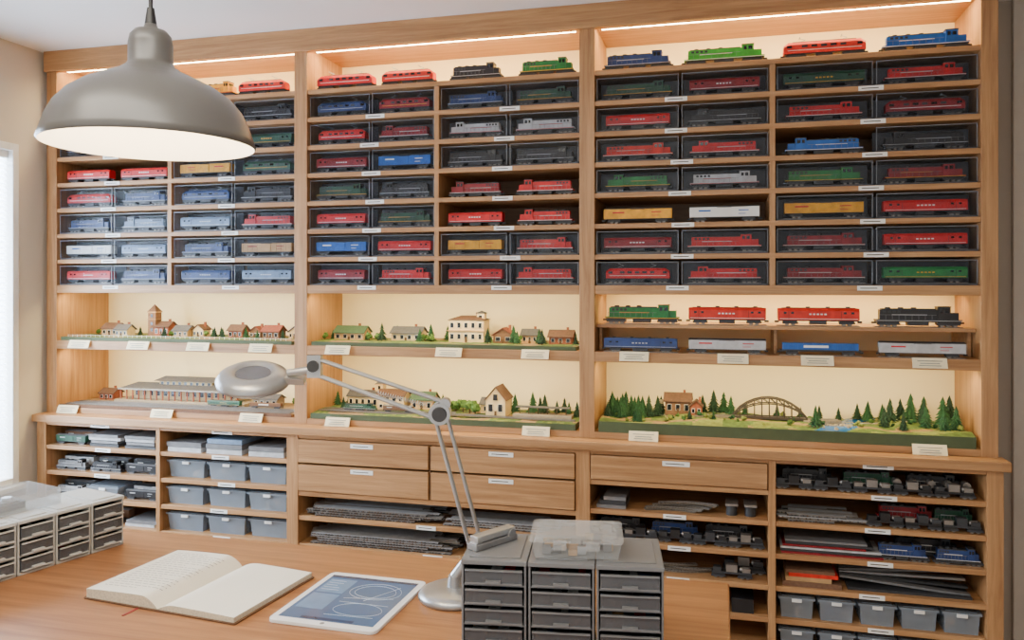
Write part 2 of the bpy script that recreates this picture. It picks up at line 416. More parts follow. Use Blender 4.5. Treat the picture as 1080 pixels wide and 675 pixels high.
# rows listed from the top down
COLS={(0,0):["rr","nr","rr","rn","np","wp","rn"],(0,1):["nk","kG","yG","nk","pr","nt","np"],
      (1,0):["nm","rq","qb","Gk","rG","br","qr"],(1,1):["nG","ss","kk","qr","rr","yr","rr"],
      (2,0):["Gq","rk","or","gs","yw","qr","rr"],(2,1):["Gr","rq","bk","gm","yr","qr","qg"]}
OPEN={(0,0,2),(1,1,3),(1,1,4),(2,0,4)}
for (bi,ci),rows in COLS.items():
    x0,x1=BAYS[bi]; a,bb=(x0,SUB[bi]-.009) if ci==0 else (SUB[bi]+.009,x1)
    m=MB()
    for ri,row in enumerate(rows):
        z=ZB+P*(6-ri)+.0004; wd=(bb-a)/2
        for j,ch in enumerate(row):
            c0=a+wd*j+.006; c1=a+wd*(j+1)-.006
            yf=.012+R(0,.005); op=(bi,ci,ri) in OPEN or ((bi,ci,ri)==(2,1,2) and j==0)
            c,c2=T[ch]
            kind=random.choice(['loco','loco','elec','long','long']) if ch in 'rmqnpgG' else random.choice(['loco','box'])
            if ch in 'yw': kind='box'
            if ch in 'ks': kind='loco'
            L=(c1-c0)*R(.80,.88); zz=z+(.0065 if not op else 0)
            train(m,(c0+c1)/2,yf+.033,zz,L,kind,c,c2,random.choice([1,-1]),1.22)
            if not op: case(m,c0,c1,yf,yf+.09,z,.080)
    m.obj("boxed_model_trains")
def one(name,x,y,z,L,kind,ch,flip=1,k=1.15):
    m=MB(); c,c2=T[ch]; train(m,0,0,0,L,kind,c,c2,flip,k); m.obj(name,loc=(x,y,z+.0004))
for x,L,ch,kd in ((-1.84,.22,'y','loco'),(-1.58,.22,'s','loco'),(-1.24,.17,'y','loco'),(-1.03,.21,'o','elec'),
                  (-.672,.235,'r','elec'),(-.415,.21,'o','elec'),(-.148,.195,'k','loco'),(.118,.20,'g','loco'),
                  (.442,.235,'n','loco'),(.735,.27,'l','loco'),(1.055,.26,'o','elec'),(1.36,.26,'b','loco')):
    one("model_locomotive",x,.05,ZT,L,kd,ch,1,1.3)
m=MB(); m.box(.300,1.508,.045,.28,1.298,1.310,WH); 
for x in(.302,.9,1.496): m.box(x,x+.01,.09,.28,1.2155,1.298,WH)
m.obj("riser_shelf",bc)
for x,kd,ch in((.455,'loco','g'),(.745,'long','o'),(1.04,'long','o'),(1.345,'loco','k')):
    one("model_locomotive" if kd=='loco' else "model_railway_carriage",x,.082,1.31,.262,kd,ch,1,1.4)
for x,kd,ch in((.455,'long','n'),(.745,'box','s'),(1.04,'flat','b'),(1.345,'box','s')):
    one("model_freight_wagon",x,.026,1.215,.255,kd,ch,1,1.12)

# ------------------------------------------------------------------ dioramas
GRASS=mk("scenery_grass",(78,100,44),0.95,var=.35,scale=60,bump=.6)
GRASS2=mk("scenery_grass_light",(112,122,56),0.95,var=.3,scale=60,bump=.6)
DIRT=mk("scenery_dirt",(142,116,78),0.95,var=.25,scale=70,bump=.5)
ROAD=mk("scenery_road",(146,140,130),0.9,var=.1)
WATER=mk("scenery_water",(30,92,156),0.12,var=.2,scale=20)
SKIRT=mk("diorama_skirt",(72,86,56),0.7,var=.08)
BALLAST=mk("ballast",(116,106,92),0.95,var=.3,scale=150)
CON1=mk("conifer_green",(30,72,40),0.9,var=.4,scale=120)
CON2=mk("conifer_dark",(22,52,32),0.9,var=.4,scale=120)
LEAF=mk("leaf_green",(70,100,40),0.9,var=.35,scale=120)
TRUNK=mk("trunk",(84,60,40),0.9)
BRICK=mk("brick",(138,76,54),0.85,var=.2,scale=150)
CRM=mk("cream_wall",(202,178,134),0.8,var=.08)
STONE=mk("stone_wall",(156,142,120),0.85,var=.15,scale=120)
ROOFG=mk("slate_roof",(80,80,84),0.7,var=.2,scale=100)
ROOFB=mk("brown_roof",(90,64,50),0.8,var=.2,scale=100)
ROOFR=mk("red_roof",(118,60,46),0.8,var=.2,scale=100)
ROOFN=mk("green_roof",(60,86,64),0.7,var=.15,scale=100)
BROWNW=mk("brown_wall",(112,80,58),0.85,var=.15,scale=120)
BRSTEEL=mk("bridge_steel",(54,46,40),0.6)
def conifer(m,x,y,z,h_,mt=None):
    mt=mt or random.choice([CON1,CON2]); m.cyl((x,y,z-.004),(x,y,z+h_*.25),h_*.035,h_*.03,TRUNK,n=6)
    K=8
    for i in range(K):
        u=i/(K-1)
        z0=z+h_*(.10+u*.68); r=h_*(.35-.26*u)*R(.85,1.1); th=R(0,6)
        n=16; vs=[]
        for j in range(n):
            a=2*math.pi*j/n+th; rr=r*(R(.85,1.12) if j%2 else .55); vs.append((x+rr*math.cos(a),y+rr*math.sin(a),z0-(h_*R(.02,.07) if j%2 else 0)))
        vs.append((x,y,z0+h_*.18 if i<K-1 else z+h_)); m.add(vs,[(j,(j+1)%n,n) for j in range(n)]+[tuple(range(n-1,-1,-1))],mt)
def bush(m,x,y,z,r,mt=None):
    mt=mt or LEAF; m.cyl((x,y,z-.003),(x,y,z+r*1.2),r*.12,r*.1,TRUNK,n=6)
    for i in range(6): m.blob((x+R(-.55,.55)*r,y+R(-.55,.55)*r,z+r*R(.9,1.8)),r*R(.4,.7),mt,j=.3)
def windows(m,x0,x1,y,z0,z1,n,rows=1):
    for r in range(rows):
        for i in range(n):
            cx=x0+(x1-x0)*(i+.5)/n; w_=(x1-x0)/n*.22; a=z0+(z1-z0)*r/rows+(z1-z0)/rows*.3; c=a+(z1-z0)/rows*.45
            m.box(cx-w_-.001,cx+w_+.001,y-.0012,y,a-.001,c+.001,WHITE); m.box(cx-w_,cx+w_,y-.0018,y-.001,a,c,WIN)
def house(m,x,y,z,w_,d_,h_,rh,wm,rm,along='x',nw=3,rows=1,chim=True,hip=False):
    x0,x1,y0,y1=x-w_/2,x+w_/2,y-d_/2,y+d_/2
    m.box(x0,x1,y0,y1,z-.004,z+h_,wm)
    if hip: m.hip(x0-.005,x1+.005,y0-.005,y1+.005,z+h_,z+h_+rh,rm)
    elif along=='x':
        m.gable(x0+.0003,x1-.0003,y0,y1,z+h_,z+h_+rh*.93,wm,'x'); 
        ym=y; e=.006
        for s_ in(-1,1):
            vs=[(x0-e,ym+s_*(d_/2+e),z+h_-.002),(x1+e,ym+s_*(d_/2+e),z+h_-.002),(x1+e,ym,z+h_+rh),(x0-e,ym,z+h_+rh)]
            m.add(vs+[(a,b_,c+.003) for a,b_,c in vs],[(0,1,2,3),(4,5,6,7),(0,1,5,4),(1,2,6,5),(3,0,4,7)],rm)
    else:
        m.gable(x0,x1,y0+.0003,y1-.0003,z+h_,z+h_+rh*.93,wm,'y'); e=.005
        for s_ in(-1,1):
            vs=[(x+s_*(w_/2+e),y0-e,z+h_-.002),(x+s_*(w_/2+e),y1+e,z+h_-.002),(x,y1+e,z+h_+rh),(x,y0-e,z+h_+rh)]
            m.add(vs+[(a,b_,c+.003) for a,b_,c in vs],[(0,1,2,3),(4,5,6,7),(0,1,5,4),(1,2,6,5),(3,0,4,7)],rm)
    windows(m,x0,x1,y0,z,z+h_,nw,rows)
    m.box(x-.004,x+.004,y0-.0022,y0,z,z+min(.02,h_*.5),TRUNK)
    if chim: m.box(x+w_*.2,x+w_*.2+.008,y,y+.008,z+h_,z+h_+rh+.012,BRICK)
def tower(m,x,y,z,w_,h_,wm,rm,rh=.03):
    m.box(x-w_/2,x+w_/2,y-w_/2,y+w_/2,z,z+h_,wm); m.box(x-w_*.56,x+w_*.56,y-w_*.56,y+w_*.56,z+h_*.7,z+h_*.72,TAN)
    m.box(x-w_*.58,x+w_*.58,y-w_*.58,y+w_*.58,z+h_,z+h_+.004,TAN)
    r=w_*.8; vs=[(x+r*math.cos(math.pi/4+i*math.pi/2),y+r*math.sin(math.pi/4+i*math.pi/2),z+h_+.004) for i in range(4)]+[(x,y,z+h_+rh)]
    m.add(vs,[(0,1,4),(1,2,4),(2,3,4),(3,0,4)],rm)
    for zz in(.2,.45,.8): m.box(x-w_*.15,x+w_*.15,y-w_/2-.001,y-w_/2,z+h_*zz,z+h_*zz+.014,WIN)
def track(m,pts,z):
    for i in range(len(pts)-1):
        a=Vector(pts[i]+(0,)); b_=Vector(pts[i+1]+(0,)); d_=(b_-a); ln=d_.length; d_.normalize(); nrm=Vector((-d_.y,d_.x,0))
        def strip(off,wd,z0,z1,mt):
            p=[a+nrm*(off-wd),b_+nrm*(off-wd),b_+nrm*(off+wd),a+nrm*(off+wd)]
            vs=[(q.x,q.y,z0) for q in p]+[(q.x,q.y,z1) for q in p]
            m.add(vs,[(4,5,6,7),(0,1,5,4),(1,2,6,5),(2,3,7,6),(3,0,4,7)],mt)
        strip(0,.013,z,z+.002,BALLAST); strip(-.0065,.0007,z+.002,z+.0055,RAIL); strip(.0065,.0007,z+.002,z+.0055,RAIL)
        k=max(1,int(ln/.008))
        for j in range(k):
            c=a+d_*(ln*(j+.5)/k); p=[c-d_*.0017-nrm*.010,c+d_*.0017-nrm*.010,c+d_*.0017+nrm*.010,c-d_*.0017+nrm*.010]
            m.add([(q.x,q.y,z+.0032) for q in p],[(0,1,2,3)],TRUNK)
def hgt(x,y,amp): return amp*(noise.noise(Vector((x*5,y*7,1.3)))+.4*noise.noise(Vector((x*14,y*14,4))))
def terrain(m,x0,x1,y0,y1,zb,zt,amp,matf,nx=70,ny=16,skirt=SKIRT):
    vs=[]
    H=lambda x,y: zt+ (hgt(x,y,amp)+amp*.4)*min(1,(y-y0)/.05)
    for j in range(ny+1):
        for i in range(nx+1):
            x=x0+(x1-x0)*i/nx; y=y0+(y1-y0)*j/ny; vs.append((x,y,H(x,y)))
    for j in range(ny):
        for i in range(nx):
            x=x0+(x1-x0)*(i+.5)/nx; y=y0+(y1-y0)*(j+.5)/ny
            q=[j*(nx+1)+i,j*(nx+1)+i+1,(j+1)*(nx+1)+i+1,(j+1)*(nx+1)+i]
            m.add([vs[k] for k in q],[(0,1,2,3)],matf(x,y),True)
    m.box(x0,x1,y0-.004,y0,zb,zt+.001,skirt); m.box(x0,x0+.003,y0,y1,zb,zt-.002,skirt); m.box(x1-.003,x1,y0,y1,zb,zt-.002,skirt)
    return H
gm=lambda x,y: random.choice([GRASS,GRASS,GRASS2]) if noise.noise(Vector((x*9,y*12,0)))<.18 else DIRT

# upper village (bay 1)
z=1.2155
m=MB(); H=terrain(m,-1.965,-.885,.012,.28,z,z+.014,.004,gm)
zt=z+.014
house(m,-1.83,.16,zt,.075,.06,.03,.022,TAN,ROOFB); house(m,-1.74,.12,zt,.06,.05,.028,.02,CRM,ROOFG)
tower(m,-1.632,.17,zt,.038,.10,BROWNW,ROOFB,.036); house(m,-1.585,.18,zt,.07,.06,.04,.02,BRICK,ROOFB,nw=3)
house(m,-1.47,.15,zt,.07,.055,.026,.02,TAN,ROOFG); house(m,-1.40,.17,zt,.05,.05,.03,.02,CRM,ROOFB,'y')
house(m,-1.21,.15,zt,.065,.05,.03,.022,BRICK,ROOFB); house(m,-1.13,.17,zt,.05,.05,.026,.02,BROWNW,ROOFR,'y'); house(m,-1.04,.14,zt,.075,.055,.03,.022,BROWNW,ROOFR); house(m,-.945,.16,zt,.05,.05,.028,.02,CRM,ROOFG,'y')
for i in range(46):
    x=-1.95+1.05*i/46; m.box(x,x+.0015,.03,.0315,zt-.004,zt+.010,WHITE)
m.box(-1.95,-.9,.0300,.0312,zt+.007,zt+.008,WHITE)
for x in(-1.93,-1.9,-1.78,-1.685,-1.53,-1.34,-1.30,-1.27,-1.165,-1.09,-.98,-.905,-1.36,-1.25,-1.51,-1.32,-1.8,-1.07):
    (bush(m,x,R(.08,.22),zt,.012) if random.random()<.45 else conifer(m,x,R(.08,.22),zt,R(.03,.05)))
m.obj("model_village_diorama")
# upper village (bay 2)
m=MB(); H=terrain(m,-.80,.23,.012,.28,z,z+.014,.004,gm)
house(m,-.695,.15,zt,.125,.07,.03,.024,TAN,ROOFN,nw=4); house(m,-.455,.15,zt,.12,.07,.032,.022,CRM,ROOFG,nw=4)
house(m,-.215,.17,zt,.14,.08,.085,.016,CRM,ROOFB,nw=5,rows=2,hip=True); m.box(-.29,-.14,.125,.13,zt+.042,zt+.046,TAN)
house(m,-.165,.17,zt+.08,.03,.03,.03,.01,CRM,ROOFG,hip=True,chim=False,nw=1)
house(m,-.065,.14,zt,.075,.055,.03,.026,BROWNW,ROOFR,'y',nw=2); house(m,.03,.17,zt,.06,.05,.03,.02,TAN,ROOFG); house(m,.155,.14,zt,.085,.06,.028,.022,BRICK,ROOFB)
for x in(-.79,-.60,-.565,-.345,-.11,-.37,.09,.0): bush(m,x,.1,zt,.014)
for x,h_ in((-.54,.075),(-.52,.06),(-.385,.055),(-.355,.07),(-.31,.06),(-.115,.06),(-.02,.07),(.0,.05),(.075,.055),(.095,.06),(.215,.045),(-.625,.04),(-.775,.04)): conifer(m,x,R(.06,.2),zt,h_)
m.obj("model_village_diorama")
# lower station (bay 1)
z=.9355; zt=z+.012
m=MB()
m.box(-1.965,-.885,.006,.285,z,z+.01,mk("platform_board",(140,114,80),.9,var=.15)); m.box(-1.967,-.883,.003,.006,z,z+.013,BROWNW)
m.box(-1.80,-1.17,.125,.275,z+.01,z+.022,STONE)
zz=z+.022
m.box(-1.745,-1.245,.18,.26,zz,zz+.045,CRM); windows(m,-1.745,-1.245,.18,zz,zz+.045,14)
m.hip(-1.79,-1.20,.13,.272,zz+.045,zz+.068,ROOFG,.05); m.box(-1.62,-1.36,.185,.24,zz+.055,zz+.078,CRM); windows(m,-1.62,-1.36,.185,zz+.055,zz+.08,9); m.hip(-1.64,-1.34,.17,.255,zz+.078,zz+.096,ROOFG,.03)
m.box(-1.79,-1.20,.134,.139,zz+.042,zz+.047,WHITE)
for i in range(20): x=-1.78+i*.03; m.box(x,x+.0045,.136,.1405,zz,zz+.045,BRICK)
for yy in(.03,.065,.098): track(m,[(-1.95,yy),(-1.65,yy),(-1.3,yy),(-.9,yy)],z+.0102)
house(m,-1.10,.2,z+.01,.11,.06,.03,.016,STONE,ROOFG,nw=4); house(m,-1.88,.2,z+.01,.07,.06,.028,.018,BRICK,ROOFB)
train(m,-1.05,.098,z+.014,.15,'flat',BROWNW,WHITE,1,.6); train(m,-1.24,.098,z+.014,.15,'long',DGREEN,CRM,1,.6)
for x in(-1.94,-1.0,-.96,-.92): bush(m,x,.24,z+.01,.012)
m.obj("model_railway_station_diorama")
# lower village (bay 2)
m=MB(); H=terrain(m,-.80,.23,.006,.285,z,z+.02,.008,gm); zt=z+.022
house(m,-.66,.20,zt,.13,.06,.045,.02,CRM,ROOFG,nw=5); tower(m,-.60,.21,zt,.032,.09,CRM,ROOFG,.02); house(m,-.53,.18,zt,.11,.07,.055,.02,CRM,ROOFB,nw=4,rows=2); house(m,-.405,.19,zt,.09,.07,.042,.026,TAN,ROOFN,'x')
house(m,-.09,.15,zt,.075,.10,.06,.048,CRM,ROOFB,'y',nw=2,chim=False); m.box(-.098,-.082,.096,.1,zt+.06,zt+.082,WIN); house(m,-.14,.19,zt,.05,.07,.035,.02,CRM,ROOFG,nw=1,chim=False)
track(m,[(-.79,.06),(-.5,.05),(-.2,.075),(.0,.06),(.22,.05)],zt+.002); track(m,[(-.79,.10),(-.5,.09),(-.25,.11)],zt+.002)
m.box(-.02,.2,.085,.13,zt,zt+.014,STONE); m.box(-.01,.19,.09,.125,zt+.038,zt+.041,ROOFG)
for i in range(6): m.box(i*.035,i*.035+.003,.106,.109,zt+.014,zt+.038,TRUNK)
train(m,-.62,.06,zt+.007,.14,'loco',DGREEN,WHITE,1,.6); train(m,-.46,.055,zt+.007,.12,'box',BROWNW,WHITE,1,.6)
for x,h_,y in((-.785,.06,.2),(-.745,.07,.23),(-.47,.05,.24),(-.34,.06,.22),(-.04,.075,.2),(.03,.085,.2),(.075,.075,.21),(.12,.05,.22),(.17,.05,.2),(-.72,.05,.12),(.21,.06,.15),(.05,.06,.24),(.145,.06,.24)): conifer(m,x,y,zt,h_)
for x in(-.30,-.27,-.235,-.205,-.18,-.345): bush(m,x,R(.13,.2),zt,R(.016,.024))
m.obj("model_village_diorama")
# lower landscape (bay 3)
def mf(x,y):
    if abs(x-(1.10+.35*(y-.1)*1.2+.03*math.sin(y*30)))<.05: return WATER
    if abs(y-(.07+.02*math.sin(x*9)))<.012: return DIRT
    if abs(y-(.2+.03*math.sin(x*7+1)))<.010 : return ROAD
    return GRASS2 if noise.noise(Vector((x*8,y*10,3)))>.1 else (DIRT if noise.noise(Vector((x*15,y*15,8)))>.28 else GRASS)
m=MB(); H=terrain(m,.312,1.496,.004,.285,z,z+.036,.016,mf,nx=130,ny=30)
house(m,.575,.19,H(.575,.19),.09,.06,.045,.026,BROWNW,ROOFB,nw=3); house(m,.64,.16,H(.64,.16),.04,.045,.03,.02,BRICK,ROOFB,'y',nw=2); m.box(.50,.52,.2,.22,H(.5,.2),H(.5,.2)+.05,STONE)
bx0,bx1,by,bz=.765,1.01,.13,z+.052
for s_ in(-.018,.018):
    pr=None; N=10
    m.box(bx0,bx1,by+s_-.002,by+s_+.002,bz-.002,bz+.006,BRSTEEL)
    for i in range(N+1):
        u=i/N; x=bx0+(bx1-bx0)*u; a_=(1-(2*u-1)**2)**.8 if 0<u<1 else 0; zz=bz+.005+.066*a_; zi=bz+.005+.046*a_
        if pr:
            m.cyl(pr[0],(x,by+s_,zz),.0028,.0028,BRSTEEL,n=6); m.cyl(pr[1],(x,by+s_,zi),.0022,.0022,BRSTEEL,n=6)
            m.cyl(pr[0],(x,by+s_,zi),.0013,.0013,BRSTEEL,n=5)
        m.cyl((x,by+s_,bz),(x,by+s_,zz),.0014,.0014,BRSTEEL,n=5)
        pr=((x,by+s_,zz),(x,by+s_,zi))
m.box(bx0,bx1,by-.016,by+.016,bz-.003,bz,BRSTEEL); 
for i in range(24): x=bx0+i*.0103; m.box(x,x+.004,by-.012,by+.012,bz,bz+.002,TRUNK)
for o in(-.0065,.0065): m.box(bx0-.12,bx1+.1,by+o-.0007,by+o+.0007,bz+.002,bz+.0045,RAIL)
for x in(bx0,bx1): m.box(x-.012,x+.012,by-.024,by+.024,z+.02,bz,STONE)
m.box(bx0-.13,bx0-.01,by-.014,by+.014,z+.02,bz,BALLAST); m.box(bx1+.01,bx1+.11,by-.014,by+.014,z+.02,bz,BALLAST)
for i in range(24): 
    x=.325+R(0,.21); y=R(.05,.26); conifer(m,x,y,H(x,y)-.003,R(.05,.085))
for x,y,h_ in((.66,.24,.07),(.70,.22,.09),(.735,.25,.08),(.76,.2,.07),(.70,.06,.035),(1.03,.05,.075),(1.06,.22,.06),(.92,.24,.05),(1.22,.23,.075),(1.25,.1,.07),(1.28,.17,.085),(1.3,.06,.06),
              (1.35,.2,.1),(1.375,.1,.075),(1.40,.24,.09),(1.42,.06,.07),(1.44,.16,.10),(1.46,.08,.085),(1.475,.22,.1),(1.33,.26,.08),(1.19,.26,.06),(.62,.07,.04),(.45,.04,.045),(.81,.25,.05),(1.0,.24,.045),(1.13,.27,.05),(1.385,.17,.085),(1.27,.25,.06)): conifer(m,x,y,H(x,y)-.003,h_)
for i in range(80):
    x=R(.33,1.48); y=R(.03,.26)
    if mf(x,y) in(WATER,ROAD) : continue
    bush(m,x,y,H(x,y)-.003,R(.005,.011),random.choice([LEAF,GRASS2,CON1]))
for i in range(14): x=R(1.05,1.2); y=R(.02,.1); m.blob((x,y,H(x,y)),R(.004,.008),STONE)
m.obj("model_landscape_diorama")

# ------------------------------------------------------------------ base cabinet contents
def binbox(m,x0,x1,y0,y1,z,h_):
    z+=.0004
    m.taper(x0+.006,x1-.006,y0+.004,y1-.004,z,z+h_-.008,.93,BIN,True)
    m.box(x0,x1,y0,y1,z+h_-.009,z+h_-.002,BIN); m.box(x0+.012,x1-.012,y0+.012,y1-.012,z+h_-.002,z+h_,BIN)
    m.box((x0+x1)/2-.015,(x0+x1)/2+.015,y0-.003,y0+.002,z+h_-.016,z+h_-.006,WHITE)
    for i in range(9):
        cx=R(x0+.03,x1-.03); m.box(cx-.012,cx+.012,y0+.018,y0+.05,z+.004,z+R(.015,h_*.6),random.choice([DKGREY,GREY,TAN,BLACK,NAVY,RAIL]))
m=MB()
for z_ in(.68,.575,.47,.365):
    for i in range(3):
        x0=-1.428+i*.184; binbox(m,x0+.004,x0+.178,-.03+R(0,.012),.16,z_,.070)
m.obj("clear_storage_bins")
m=MB()
for z_ in(.365,.26):
    for i in range(5): x0=.903+i*.121; binbox(m,x0+.004,x0+.117,-.035,.12,z_,.07)
m.obj("clear_storage_bins")
def tracks_pile(m,x0,x1,y0,y1,z,n,layers):
    for L_ in range(layers):
        for i in range(n):
            yy=y0+(y1-y0)*(i+.5)/n; a=x0+R(0,.05); bb=x1-R(0,.12); zz=z+L_*.0085+.0003
            m.box(a,bb,yy-.010,yy+.010,zz,zz+.003,random.choice([DKGREY,BLACK,BALLAST]))
            for o in(-.0062,.0062): m.box(a,bb,yy+o-.0009,yy+o+.0009,zz+.003,zz+.0075,random.choice([RAIL,STEEL]))
            k=int((bb-a)/.012)
            if i<2:
                for j in range(k): m.box(a+j*.012,a+j*.012+.004,yy-.0125,yy+.0125,zz+.0005,zz+.0042,random.choice([BLACK,TRUNK,GREY]))
m=MB()
tracks_pile(m,-.80,-.25,-.035,.14,.575,7,4); tracks_pile(m,-.26,.22,-.03,.1,.575,5,3)
tracks_pile(m,-.80,-.2,-.035,.14,.47,7,5); tracks_pile(m,-.15,.22,-.03,.1,.47,5,3); tracks_pile(m,-.80,.2,-.035,.14,.365,7,4)
m.obj("model_track_bundles")
def chassis(m,x,y,z,L,k=1.3):
    M0=m.M.copy(); m.M=M0@Matrix.Translation((x,y,z+.0003))@Matrix.Scale(k,4); L/=k; x=y=z=0
    m.box(x-L/2,x+L/2,y-.011,y+.011,z+.011,z+.016,random.choice([BLACK,DKGREY]))
    for s_ in(-1,1): truck(m,x+s_*L*.33,y,z,2)
    m.box(x-L*.14,x+L*.14,y-.010,y+.010,z+.016,z+.034,random.choice([DKGREY,BLACK,RAIL])); m.cyl((x+L*.2,y,z+.022),(x+L*.42,y,z+.022),.006,.006,STEEL,n=8)
    for s_ in (-1,1): m.box(x+s_*L*.36-.01,x+s_*L*.36+.01,y-.009,y+.009,z+.016,z+.026,random.choice([BLACK,DKGREY,RAIL]))
    m.M=M0
def curve_track(m,x,y,z,r,a0,a1,n=10):
    pts=[(x+r*math.cos(a0+(a1-a0)*i/n),y+r*math.sin(a0+(a1-a0)*i/n)) for i in range(n+1)]; track(m,pts,z)
m=MB()
# bay 3a
for i in range(3): m.box(.31+i*.012,.41,-.03,.1,.68+i*.014,.692+i*.014,[GREY,DKGREY,GREY][i])
for i in range(5): curve_track(m,.60+R(-.04,.05),-.20+R(-.02,.01),.681+i*.0065,.22,1.1+R(0,.1),2.0)
for x in(.76,.82): m.cyl((x,0,.68),(x,0,.715),.018,.018,DKGREY,n=14); m.box(x-.02,x+.02,-.03,.05,.715,.722,RAIL)
for i in range(5): chassis(m,.345+i*.115,-.015+R(0,.01),.575,.112)
for i in range(3): train(m,.39+i*.18,.048,.575,.17,'loco',[TBLACK,NAVY,TBLACK][i],SILVER,1,1.25)
curve_track(m,.58,.20,.47,.19,4.1,5.3); curve_track(m,.62,.22,.477,.2,4.1,5.3); curve_track(m,.55,.23,.484,.2,4.2,5.2)
for i in range(3): m.cyl((.33+i*.05,-.01,.47),(.33+i*.05,-.01,.515),.02,.02,[BLACK,DKGREY,GREY][i],n=14)
chassis(m,.76,.0,.47,.13); chassis(m,.80,.06,.47,.13,1.6)
for i in range(6): m.box(.31+i*.09,.31+i*.09+.07,-.03,.08,.365,.365+R(.03,.06),random.choice([BLACK,DKGREY,DKGREY,NAVY]))
m.obj("model_spare_parts")
m=MB()
for i in range(5): chassis(m,.955+i*.118,-.018,.785,.112,1.25)
for i in range(3): train(m,1.0+i*.19,.045,.785,.17,'loco',[TBLACK,DGREEN,TBLACK][i],SILVER,1,1.2)
for i in range(5): m.cyl((1.27+i*.05,.0,.818),(1.27+i*.05,.03,.818),.012,.012,RAIL,n=12)
tracks_pile(m,.90,1.18,-.035,.1,.68,5,3)
for i in range(3): chassis(m,1.23+i*.11,-.015,.68,.105); 
train(m,1.30,.05,.68,.17,'loco',MAROON,SILVER,1,1.25); train(m,1.44,.05,.68,.12,'loco',DGREEN,SILVER,1,1.2)
for i in range(6): m.box(.91+R(0,.02),1.20+R(-.03,.03),-.03,.1,.575+i*.008,.581+i*.008,[MAROON,DKGREY,SILVER,MAROON,DKGREY,GREY][i])
train(m,1.28,-.005,.575,.15,'loco',NAVY,WHITE,1,1.15); train(m,1.44,-.005,.575,.13,'loco',NAVY,WHITE,1,1.1); train(m,1.36,.055,.575,.2,'loco',TBLACK,WHITE,1,1.3)
m.box(.92,1.10,-.035,.08,.47,.486,BROWNW); m.box(.93,1.07,-.03,.08,.486,.50,TAN); m.box(.94,1.09,-.028,.08,.50,.512,ORANGE); m.box(.93,1.08,-.028,.08,.512,.522,BROWNW)
M0=m.M
for i in range(5):
    m.M=Matrix.Translation((1.28,.02+i*.02,.485+i*.009))@Matrix.Rotation(.06-.03*i,4,'Y')@Matrix.Rotation(.05*(i-1),4,'Z'); m.box(-.18,.2,-.012,.012,0,.007,[GREY,DKGREY,STEEL,GREY,DKGREY][i])
m.M=M0; m.box(1.12,1.48,-.02,.10,.470,.478,DKGREY)
m.obj("model_spare_parts")
m=MB()
# bay 1a
for z_ in(.785,.68,.575,.47):
    for i in range(3):
        x=-1.97+i*.172; q=random.random()
        if q<.35:
            for k in range(random.randint(2,4)): m.box(x+R(0,.015),x+.155-R(0,.015),-.03+R(0,.01),.12,z_+k*.013,z_+k*.013+.011,random.choice([GREY,DKGREY,DKGREY,SILVER,GREY]))
        elif q<.5: binbox(m,x,x+.155,-.035,.12,z_,.05)
        else:
            train(m,x+.08,-.005,z_,.15,random.choice(['loco','box']),random.choice([TBLACK,TBLACK,SILVER,DGREEN,GREY,NAVY]),SILVER,1,.9); train(m,x+.08,.045,z_,.15,'box',random.choice([SILVER,BROWNW,DKGREY]),WHITE,1,1.1)
for i in range(3):
    for k in range(2+i%2): x=-1.42+i*.182; m.box(x+R(0,.01),x+.16,-.03,.13,.785+k*.02,.785+k*.02+.018,[SILVER,GREY,LBLUE][k])
m.obj("model_parts_boxes")

# ------------------------------------------------------------------ desk
de=empty("wooden_desk")
d=MB(); d.box(-1.62,.745,-1.78,-.84,.715,.75,DESK); d.obj("top",de,0.004)
d=MB()
for x in(-1.55,.62):
    for y in(-1.72,-.96): d.box(x,x+.06,y,y+.06,0,.715,DESK)
d.box(-1.49,.62,-.93,-.91,.64,.715,DESK); d.box(-1.49,.62,-1.70,-1.68,.64,.715,DESK)
d.obj("legs",de,0.003)

# ------------------------------------------------------------------ notebook
ne=empty("open_notebook",(-.43,-1.178,.75),math.radians(-5.5))
PAGE=mk("page_paper",(234,228,212),.8,var=.02,scale=8); PEDGE=mk("page_edge",(206,196,174),.85,var=.15,scale=250); COVER=mk("notebook_cover",(96,66,44),.6)
n=MB(); n.rrect(0,0,.0002,.003,.412,.288,.006,COVER); 
def zsurf(u,th): # u 0 spine..1 outer
    return .003+th*(1-(1-min(1,u*4.2))**2)*(1-.25*u*u) + .0008
for s_,th in((-1,.024),(1,.013)):
    N=18; vs=[];W2=.2; Hh=.139
    for i in range(N+1):
        u=i/N; z_=zsurf(u,th); 
        for y in(-Hh,Hh): vs.append((s_*u*W2,y,z_))
    b0=len(vs)
    for i in range(N+1):
        for y in(-Hh,Hh): vs.append((s_*(i/N)*W2,y,.003))
    n.add(vs[:b0],[(2*i,2*i+2,2*i+3,2*i+1) for i in range(N)],PAGE,True)
    n.add(vs,[(2*i,2*i+2,b0+2*i+2,b0+2*i) for i in range(N)]+[(2*i+1,2*i+3,b0+2*i+3,b0+2*i+1) for i in range(N)]+[(2*N,2*N+1,b0+2*N+1,b0+2*N)],PEDGE)
PENCIL=mk("pencil",(140,132,120),.8)
for li in range(19):
    y=.118-li*.0125; u=.9
    end=.14 if li%6 else .45
    while u>end:
        wl=R(.03,.1); u2=max(end,u-wl)
        for k in range(2):
            ua=u+(u2-u)*k/2; ub=u+(u2-u)*(k+1)/2
            n.add([(-ua*.2,y-.001,zsurf(ua,.024)+.0004),(-ub*.2,y-.001,zsurf(ub,.024)+.0004),(-ub*.2,y+.001,zsurf(ub,.024)+.0004),(-ua*.2,y+.001,zsurf(ua,.024)+.0004)],[(0,1,2,3)],PENCIL)
        u=u2-.02
n.obj("pages",ne)
n=MB(); n.box(-.052,-.046,-.185,-.139,.0,.0012,MAROON); n.obj("ribbon",ne)
